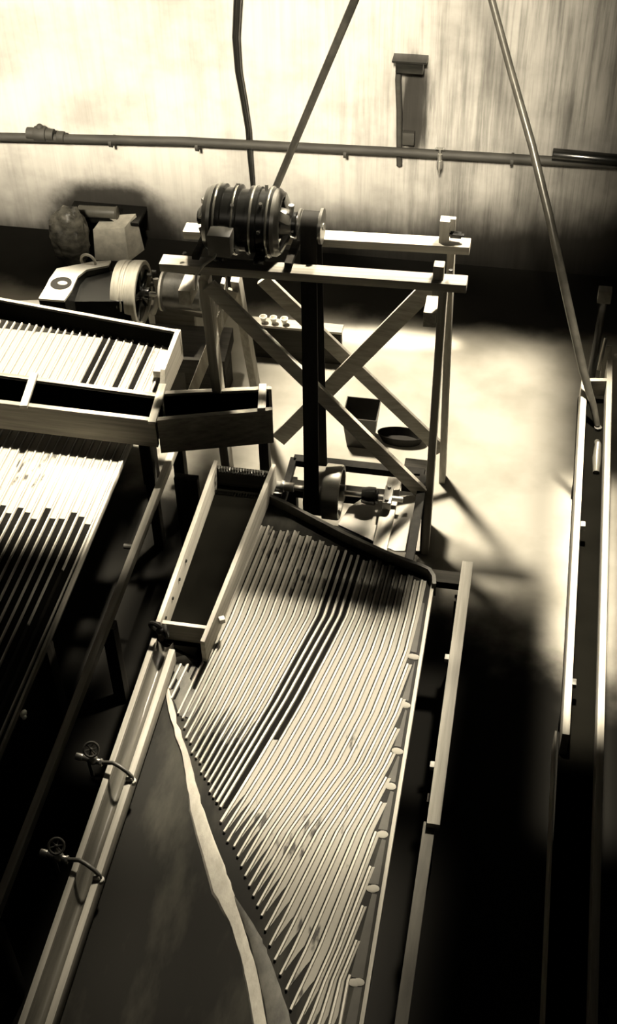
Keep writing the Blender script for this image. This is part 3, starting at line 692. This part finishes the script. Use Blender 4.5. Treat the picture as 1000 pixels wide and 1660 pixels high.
# riffles: straight strips drifting towards the left as they run down
def k2x(i, y): return -2.255 + .052*i*-1 + .012*(y-5.6)*(1 if y > 5.6 else .9)
pale2 = MB(); dark2 = MB()
for i in range(-1, 31):
    y_top = 6.64 + .0 + .035*(i/20)
    y_end = 1.5 if i >= 2 else (4.55 - .4*i)
    if i % 6 == 5: y_end = 1.6
    ptsr = [V((k2x(i, yy), yy, ZD)) for yy in [y_top + (y_end-y_top)*k/14 for k in range(15)]]
    MB().ribbon(ptsr, .013, .012).build('riffle', MATS['riffle_wood'], t2)
    ye = 4.95 + .05*math.sin(i*2.1) + random.uniform(-.05, .04)
    skip = i in (1, 3, 6, 7)
    for (mb_, ya, yb) in (((pale2 if not skip else dark2), 6.60, 5.80), (pale2, 5.80, ye), (dark2, ye, 1.6)):
        vv = []
        for k in range(9):
            yy = ya+(yb-ya)*k/8; xl_, xr_ = k2x(i+1, yy)+.009, k2x(i, yy)-.011
            if i == 30: xl_ = xr_-.03
            vv.append([mb_.bm.verts.new(V(p)) for p in ((xl_, yy, ZD), (xl_, yy, ZD+.004), (xr_, yy, ZD+.004), (xr_, yy, ZD))])
        for A1, B1 in zip(vv, vv[1:]):
            for j in range(4): mb_.bm.faces.new((A1[j], A1[(j+1) % 4], B1[(j+1) % 4], B1[j]))
        mb_.bm.faces.new(list(reversed(vv[0]))); mb_.bm.faces.new(vv[-1])
o = pale2.build('sand_bed', M_SAND, t2); o['kind'] = 'stuff'; o['label'] = 'pale sand lying between the riffles'
o = dark2.build('mineral_bed', M_MIN, t2); o['kind'] = 'stuff'
zh = ZD+.13
MB().beam(V((-4.2, 6.86, ZD+.05)), P(292, 537, zh)-V((0, 0, .08)), .026, .16).build('head_board', wood('x'), t2)
MB().beam(V((-4.2, 6.843, ZD+.058)), P(284, 537, zh)-V((0, .017, .072)), .006, .13, bev=0).build('shade_lining', M_INNER_SHADE, t2)  # thin black strip added for the shade on the board's inner face
e0, e1 = P(290, 537, zh), P(268, 590, zh)
eb = MB(); 
eb.hexa([e0+V((-.025, .02, 0)), e0+V((.005, .02, 0)), e1+V((.0, -.02, -.03)), e1+V((-.03, -.02, -.03))],
        [V((e0.x-.025, e0.y+.02, ZD-.10)), V((e0.x+.005, e0.y+.02, ZD-.10)), V((e1.x, e1.y-.12, ZD-.10)), V((e1.x-.03, e1.y-.12, ZD-.10))])
eb.build('end_board', wood('y'), t2)
MB().box(V((-2.185, 6.33, ZD+.055)), (.055, .22, .05), Matrix.Rotation(.06, 3, 'Z')).build('broken_batten', wood('y'), t2)
MB().beam(V((XR2+.012, 6.1, ZD-.002)), V((XR2+.006, 1.4, ZD-.002)), .014, .04).build('side_rim', wood('y'), t2)
for yy in (6.3, 4.9, 3.4, 2.1): MB().beam((XL2+.02, yy, ZD-.075), (XR2-.02, yy, ZD-.075), .08, .08).build('cross_beam', M_DARKW, t2)
for xx in (-3.6, XR2-.1):
    MB().beam((xx, 6.6, ZD-.165), (xx, 1.5, ZD-.165), .08, .10).build('long_beam', wood('y', True), t2)
    for yy in (6.2, 4.2, 2.4): MB().beam((xx, yy, 0), (xx, yy, ZD-.215), .09, .09, (0, 1, 0)).build('leg', wood('z', True), t2)
q = P(38, 1157, ZD+.02)
tag(MB().ball(q, .016, (1, 1.6, .6), 10).ball(q+V((.012, -.02, 0)), .012, (1, 1.2, .6), 10).build('paper_scrap', M_CHINA), 'tiny white scrap lying on the dark part of the left table', 'scrap')

# board frame between the two tables
fr = thing('frame_rail', 'narrow pale frame rail in shadow between the left table and feed box', 'rail', (-1.97, 4.4, 0))
zr = .70
pts = [P(287, 722, zr), P(242, 826, zr)]; 
MB().beam(V((-1.985, 6.15, zr-.03)), V((-1.995, 1.6, zr-.03)), .04, .06).build('rail', wood('y'), fr)
for yy in (5.9, 4.4, 2.6): MB().beam((-1.99, yy, 0), (-1.99, yy, zr-.06), .07, .07, (0, 1, 0)).build('post', wood('z', True), fr)
q = P(206, 880, zr); MB().cyl(V((-2.06, q.y, zr-.03)), V((-2.01, q.y, zr-.03)), .016).build('bolt', M_CAST, fr)
MB().beam(V((-1.80, 5.42, 0)), V((-1.80, 5.42, .82)), .14, .05, (0, 1, 0)).build('broad_post', wood('z', True), fr)
MB().beam(V((-2.09, 6.30, .62)), V((-1.75, 6.30, .62)), .05, .04).build('cross_bar', wood('x'), fr)

# ------------------------------------------------------------------ distributing launder across both tables
ln = thing('distributing_launder', 'open wooden launder bridging both tables, with four spacers and a bent end', 'launder', (-2.2, 5.7, ZD))
zl = 1.15
M_LAUN = mat('launder_wood', (.24, .225, .19), .75, var=.45, scale=(1.5, 40, 40), bump=.2, spec=.2)
def lboard(p0, p1, th, hh, nm, mt=None): return MB().beam(V(p0)-V((0, 0, hh/2)), V(p1)-V((0, 0, hh/2)), th, hh).build(nm, mt or M_LAUN, ln)
lboard(P(-330, 562, zl), P(264, 641, zl), .032, .20, 'back_board')
lboard(P(-330, 612, zl), P(252, 680, zl), .032, .20, 'front_board')
lboard(P(262, 636, zl), P(440, 628, zl), .032, .20, 'back_board')
lboard(P(254, 679, zl), P(441, 662, zl), .032, .25, 'front_board')
bq0, bq1 = P(-330, 587, zl)-V((0, 0, .18)), P(258, 660, zl)-V((0, 0, .18))
MB().beam(bq0, bq1, .24, .02).build('bottom', M_INNER_SHADE, ln)
MB().beam(bq1, P(436, 645, zl)-V((0, 0, .18)), .20, .02).build('bottom', M_INNER_SHADE, ln)
for (xa_, ya_, xb_, yb_) in ((56, 606, 38, 660), (264, 624, 246, 686), (426, 624, 424, 664), (-120, 590, -140, 642)):
    MB().beam(P(xa_, ya_, zl+.008), P(xb_, yb_, zl+.008), .045, .022).build('spacer', wood('y'), ln)
lb = P(-330, 562, zl); 
def lining(p0, p1, off): return MB().beam(V(p0)-V((0, 0, .098))+V((0, off, 0)), V(p1)-V((0, 0, .098))+V((0, off, 0)), .006, .17, bev=0).build('shade_lining', M_INNER_SHADE, ln)  # black sheets added inside, carrying the launder's inner shade as colour
lining(P(-330, 562, zl), P(262, 641, zl), -.020); lining(P(264, 636, zl), P(436, 628, zl), -.020)
lining(P(-330, 612, zl), P(250, 680, zl), .020); lining(P(258, 679, zl), P(436, 662, zl), .020)
for (fx, fy) in ((-4.05, 5.72), (-2.09, 5.62), (-1.42, 5.82)):
    MB().beam((fx, fy, 0), (fx, fy, .96), .06, .06, (0, 1, 0)).build('leg', wood('z', True), ln)

# ------------------------------------------------------------------ head motion of the left table
hm = thing('head_motion', 'dark cast drive casing with pale lid and broad belt wheel behind the left table', 'drive gear', (-3.0, 7.2, 0))
zc = .90
def PP(x, y, z=zc): return P(x, y, z)
# casing: lid outline follows an S, body below
lid = [PP(62, 484), PP(104, 487), PP(116, 470), PP(126, 448), PP(140, 437), PP(176, 430), PP(180, 422), PP(150, 424), PP(92, 435), PP(80, 452), PP(74, 464)]
MB().hexa(lid, [p-V((0, 0, .015)) for p in lid]).build('lid', M_PALE, hm)
low = [V((PP(70, 478).x+.02, p.y, 0)) if False else V((p.x, p.y, .50)) for p in lid]
MB().hexa([p+V((0.0, .004, -.012)) for p in lid], [V((p.x+.02, p.y-.01, .42)) for p in lid]).build('casing', M_IRON, hm)
q = PP(99, 459, zc+.004); MB().lathe(q-V((0, 0, .002)), (0, 0, 1), [(0, .072), (.004, .072)], 32).build('opening', M_IRON, hm)
MB().ball(q+V((.01, 0, .0)), .03, (1.2, .8, .35)).build('crank', M_PALE, hm)
q = PP(143, 424, zc+.01); MB().torus(q, (.2, 1, 0), .055, .010).build('lifting_ring', M_PALE, hm)
MB().hexa([V((-3.0, 7.34, .85)), V((-2.62, 7.38, .85)), V((-2.62, 7.10, .80)), V((-3.0, 7.04, .80))], [V((-3.05, 7.4, .35)), V((-2.6, 7.4, .35)), V((-2.6, 6.98, .35)), V((-3.05, 6.98, .35))]).build('gear_body', M_IRON, hm)
wc = V((-2.74, 7.30, .73)); wr = .225
M_WHEEL = mat('worn_grooved_wheel', (.34, .325, .275), .45, metal=.1, var=.35, scale=(30, 6, 6))
MB().lathe(wc, ax, [(0, .05), (-.02, wr*.8), (-.02, wr*.96), (-.0, wr*.98), (.03, wr*.985), (.035, wr*.95), (.045, wr*.95), (.05, wr*.985), (.06, wr*.985), (.065, wr*.95), (.075, wr*.95), (.08, wr), (.15, wr*1.02), (.155, wr*1.0), (.155, wr*.88), (.12, wr*.86), (.12, .05)], 56).build('belt_wheel', M_WHEEL, hm)
w = MB().cyl(wc+V((.10, 0, 0)), wc+V((.20, 0, 0)), .045, bev=.005)
for k in range(5):
    t = k*2*math.pi/5+.3; d = V((0, math.cos(t), math.sin(t))); w.beam(wc+V((.135, 0, 0))+d*.03, wc+V((.135, 0, 0))+d*wr*.88, .045, .02, ax)
w.build('spokes', M_IRON, hm)
MB().cyl(wc+V((-.2, 0, 0)), wc+V((.50, 0, 0)), .019).build('shaft', M_STEEL, hm)
dc = wc+V((.30, .02, .03))
MB().lathe(dc, ax, [(0, .05), (0, .135), (.012, .145), (.02, .125), (.28, .12), (.28, .05)], 40).build('drum', M_CAST, hm)
MB().torus(dc, ax, .135, .011, 36, 8).build('drum_rim', M_PALE, hm)
MB().tube([wc+V((.21, -.02, -.14)), wc+V((.24, -.02, -.08)), wc+V((.26, -.0, .02)), wc+V((.25, .02, .12))], [.026, .02, .014, .02], 12).build('lever', M_PALE, hm)
for k, (dx, dz) in enumerate(((.19, .14), (.215, .10), (.20, .06), (.225, .17))):
    MB().cyl(wc+V((dx, .03, dz)), wc+V((dx+.03, .03, dz)), .013, seg=6).build('bolt', M_CAST, hm)
MB().beam(V((-3.4, 7.2, .30)), V((-2.0, 7.3, .30)), .40, .12).build('bed_plank', M_DARKW, hm)
for fx in (-3.2, -2.15): MB().beam((fx, 7.25, 0), (fx, 7.25, .25), .3, .2, (0, 1, 0)).build('foot', M_DARKW, hm)
a, c = P(236, 492, .42), P(330, 508, .42); mid = (a+c)/2
tag(MB().beam(a, c, .06, .04).box(V((mid.x, mid.y, .20)), (.3, .05, .40)).build('short_trestle', wood('x')), 'low trestle with a pale plank top right of the big belt wheel', 'trestle')
# sheet added for a patch of light beside the left table's head
tag(MB().slab([P(-60, 480, .62), P(6, 488, .62), P(62, 486, .62), P(74, 502, .62), P(110, 513, .62), P(60, 512, .62), P(20, 508, .62), P(-60, 502, .62)], .012).build('light_patch_sheet', M_PALE), 'added pale sheet standing for a patch of light above the head of the left table', 'sheet')

# ------------------------------------------------------------------ bench with cups behind the stand
bp0, bp1 = P(398, 520, .30), P(556, 531, .30)
bn_ = thing('low_bench', 'low dark bench with a pale top behind the motor stand', 'bench', ((bp0.x+bp1.x)/2, bp0.y, 0))
yb = (bp0.y+bp1.y)/2
MB().box(V(((bp0.x+bp1.x)/2, yb-.0, .29)), (bp1.x-bp0.x, .10, .02)).build('top', mat('bench_top', (.36, .34, .29), .7, var=.3, scale=(3, 20, 20)), bn_)
MB().box(V(((bp0.x+bp1.x)/2, yb+.0, .14)), (bp1.x-bp0.x-.02, .08, .28)).build('body', M_DARKW, bn_)
for px, nm in ((427, 'leftmost of the three small white cups on the low bench'), (444, 'middle one of the three small white cups on the low bench'), (462, 'rightmost of the three small white cups on the low bench')):
    q = P(px, 522, .302); q.y = yb - .01
    tag(MB().lathe(V((q.x, q.y, .302)), (0, 0, 1), [(0, .014), (.012, .016), (.045, .027), (.05, .028), (.05, .024), (.012, .012)], 20).build('cup', M_CHINA), nm, 'cup', 'cups on the low bench')

# ------------------------------------------------------------------ sack, stone block and roll by the wall
q = P(122, 424, 0)
sk = MB(); b2 = bmesh.new(); bmesh.ops.create_icosphere(b2, subdivisions=4, radius=1)
for v in b2.verts:
    p = v.co.copy(); nn = 1 + .22*noise.noise(p*1.6) + .12*noise.noise(p*4.5) + .05*noise.noise(p*11)
    v.co = V((p.x*.165*nn, p.y*.13*nn, max(-.24, p.z*.27*nn)+.24))
bmesh.ops.translate(b2, vec=V((q.x, q.y, 0)), verts=b2.verts); sk._join(b2)
tag(sk.build('crumpled_sack', M_ROCK), 'crumpled shiny dark sack slumped against the foot of the wall', 'sack')
q = P(190, 418, 0)
bb = MB(); bb.hexa([V((q.x-.16, q.y-.03, .27)), V((q.x+.10, q.y-.01, .30)), V((q.x+.15, q.y+.16, .33)), V((q.x-.12, q.y+.14, .30))],
                   [V((q.x-.17, q.y-.06, 0)), V((q.x+.11, q.y-.04, 0)), V((q.x+.19, q.y+.15, 0)), V((q.x-.13, q.y+.15, 0))])
tag(bb.build('stone_block', M_BLOCK, smooth=False), 'pale rough block standing right of the crumpled sack', 'block')
a, c = Q(128, 342, 8.88), Q(191, 345, 8.88)
tag(MB().cyl(a, c, .048, bev=.006).torus(c-V((.01, 0, 0)), (1, 0, 0), .047, .007, 24, 6).build('metal_roll', mat('dull_roll', (.10, .095, .078), .5, var=.3)), 'short dull cylinder lying on a ledge above sack and block', 'roll')
lg = V(((a.x+c.x)/2, 9.0, a.z-.06))
tag(MB().box(lg+V((.03, -.03, 0)), (.62, .26, .03)).box(lg+V((-.2, .04, -.07)), (.03, .12, .12)).box(lg+V((.25, .04, -.07)), (.03, .12, .12)).build('wall_ledge', M_IRON), 'dark ledge fixed low on the wall under the metal cylinder', 'ledge')

# ------------------------------------------------------------------ right-hand table / launder at the picture edge
rt = thing('side_launder', 'deep dark wooden launder with pale edge boards at the right picture edge', 'launder', (.54, 4.5, 0))
ze = .80
MB().beam(V((.452, 6.74, ze-.09)), V((.447, 3.95, ze-.09)), .036, .18).build('left_board', wood('y'), rt)
MB().beam(V((.605, 6.95, ze-.06)), V((.615, 1.6, ze-.06)), .034, .12).build('right_board', wood('y'), rt)
MB().beam(V((.465, 6.72, ze-.06)), V((.59, 6.74, ze-.06)), .03, .12).build('end_board', wood('x'), rt)
MB().slab([V((.43, 6.74, ze-.16)), V((.62, 6.74, ze-.16)), V((.62, 1.6, ze-.16)), V((.43, 1.6, ze-.16))], .03).build('bottom', mat('black_boards', (.004, .0038, .003), .9, var=.3, spec=.0), rt)  # one flat near-black colour
MB().beam(V((.400, 3.98, .70)), V((.430, 1.6, .70)), .010, .16).build('lower_edge', wood('y'), rt)
q = P(948, 845, ze); MB().box(V((.485, q.y, ze-.035)), (.025, .04, .03)).build('cleat', M_PALE, rt)
q = P(942, 1102, ze); MB().box(V((.475, q.y, ze-.035)), (.025, .04, .03)).build('cleat', M_CAST, rt)
for yy in (6.5, 4.6, 2.6):
    MB().beam((.50, yy, 0), (.50, yy, ze-.19), .06, .06, (0, 1, 0)).build('leg', wood('z', True), rt)
    MB().beam((.59, yy, 0), (.59, yy, ze-.19), .06, .06, (0, 1, 0)).build('leg', wood('z', True), rt)

# hardware beyond it
bs = thing('bracket_stand', 'dark iron bracket with pale block top beyond the right-hand launder', 'bracket', P(978, 560, 0))
q = Q(980, 478, 7.25)
MB().box(q, (.085, .07, .09)).build('block', M_GREY, bs)
MB().beam(q-V((0, 0, .045)), V((q.x, q.y, 0)), .05, .05, (0, 1, 0)).build('post', M_IRON, bs)
MB().beam(Q(986, 560, 7.1), Q(974, 640, 7.0), .05, .02, (0, -1, .3)).build('strut', wood('z'), bs)
MB().cyl(Q(982, 548, 7.05), Q(970, 600, 6.95), .012).build('rod', M_STEEL, bs)

# ------------------------------------------------------------------ slanting pipes from the roof
fpL = thing('feed_pipe', 'slanting iron pipe rising from behind the motor', 'pipe', Q(440, 330, 6.28))
e1 = Q(436, 330, 6.34); e0 = Q(575, 0, 5.9); d = (e0-e1)
MB().tube([e1-d*.10, e1, e0, e0+d*1.2], .020, 18).build('pipe', M_PIPE, fpL)
fpR = thing('feed_pipe', 'slanting iron pipe coming down into the launder at the right', 'pipe', P(968, 690, ze))
pe = V((.565, 6.35, ze-.02)); 
MB().tube([Q(762, -110, 7.9), Q(797, 0, 7.7), Q(828, 115, 7.45), Q(862, 235, 7.2), Q(890, 350, 7.0), Q(918, 480, 6.8), Q(945, 600, 6.6), Q(962, 660, 6.5), Q(968, 690, 6.45)], [.022, .022, .023, .025, .026, .027, .026, .022, .018], 18).build('pipe', mat('slant_pipe_iron', (.10, .095, .08), .35, metal=.35, var=.4, scale=(12, 12, 12)), fpR)
q = Q(969, 694, 6.44)
MB().cyl(q+V((0, 0, .01)), q-V((0, -.0, .03)), .024, seg=8).cyl(q-V((0, 0, .03)), q-V((0, 0, .10)), .018).build('nozzle', M_CAST, fpR)
wj = [P(968, 722, ze-.14), P(970, 760, ze-.15)]
MB().tube([q-V((0, 0, .09)), wj[0]+V((0, -.04, .04)), wj[0]+V((0.0, -.12, .0)), wj[0]+V((0, -.24, -.01))], [.014, .02, .028, .02], 12).build('water_jet', mat('falling_water', (.07, .067, .056), .3, var=.2, spec=.8), fpR)
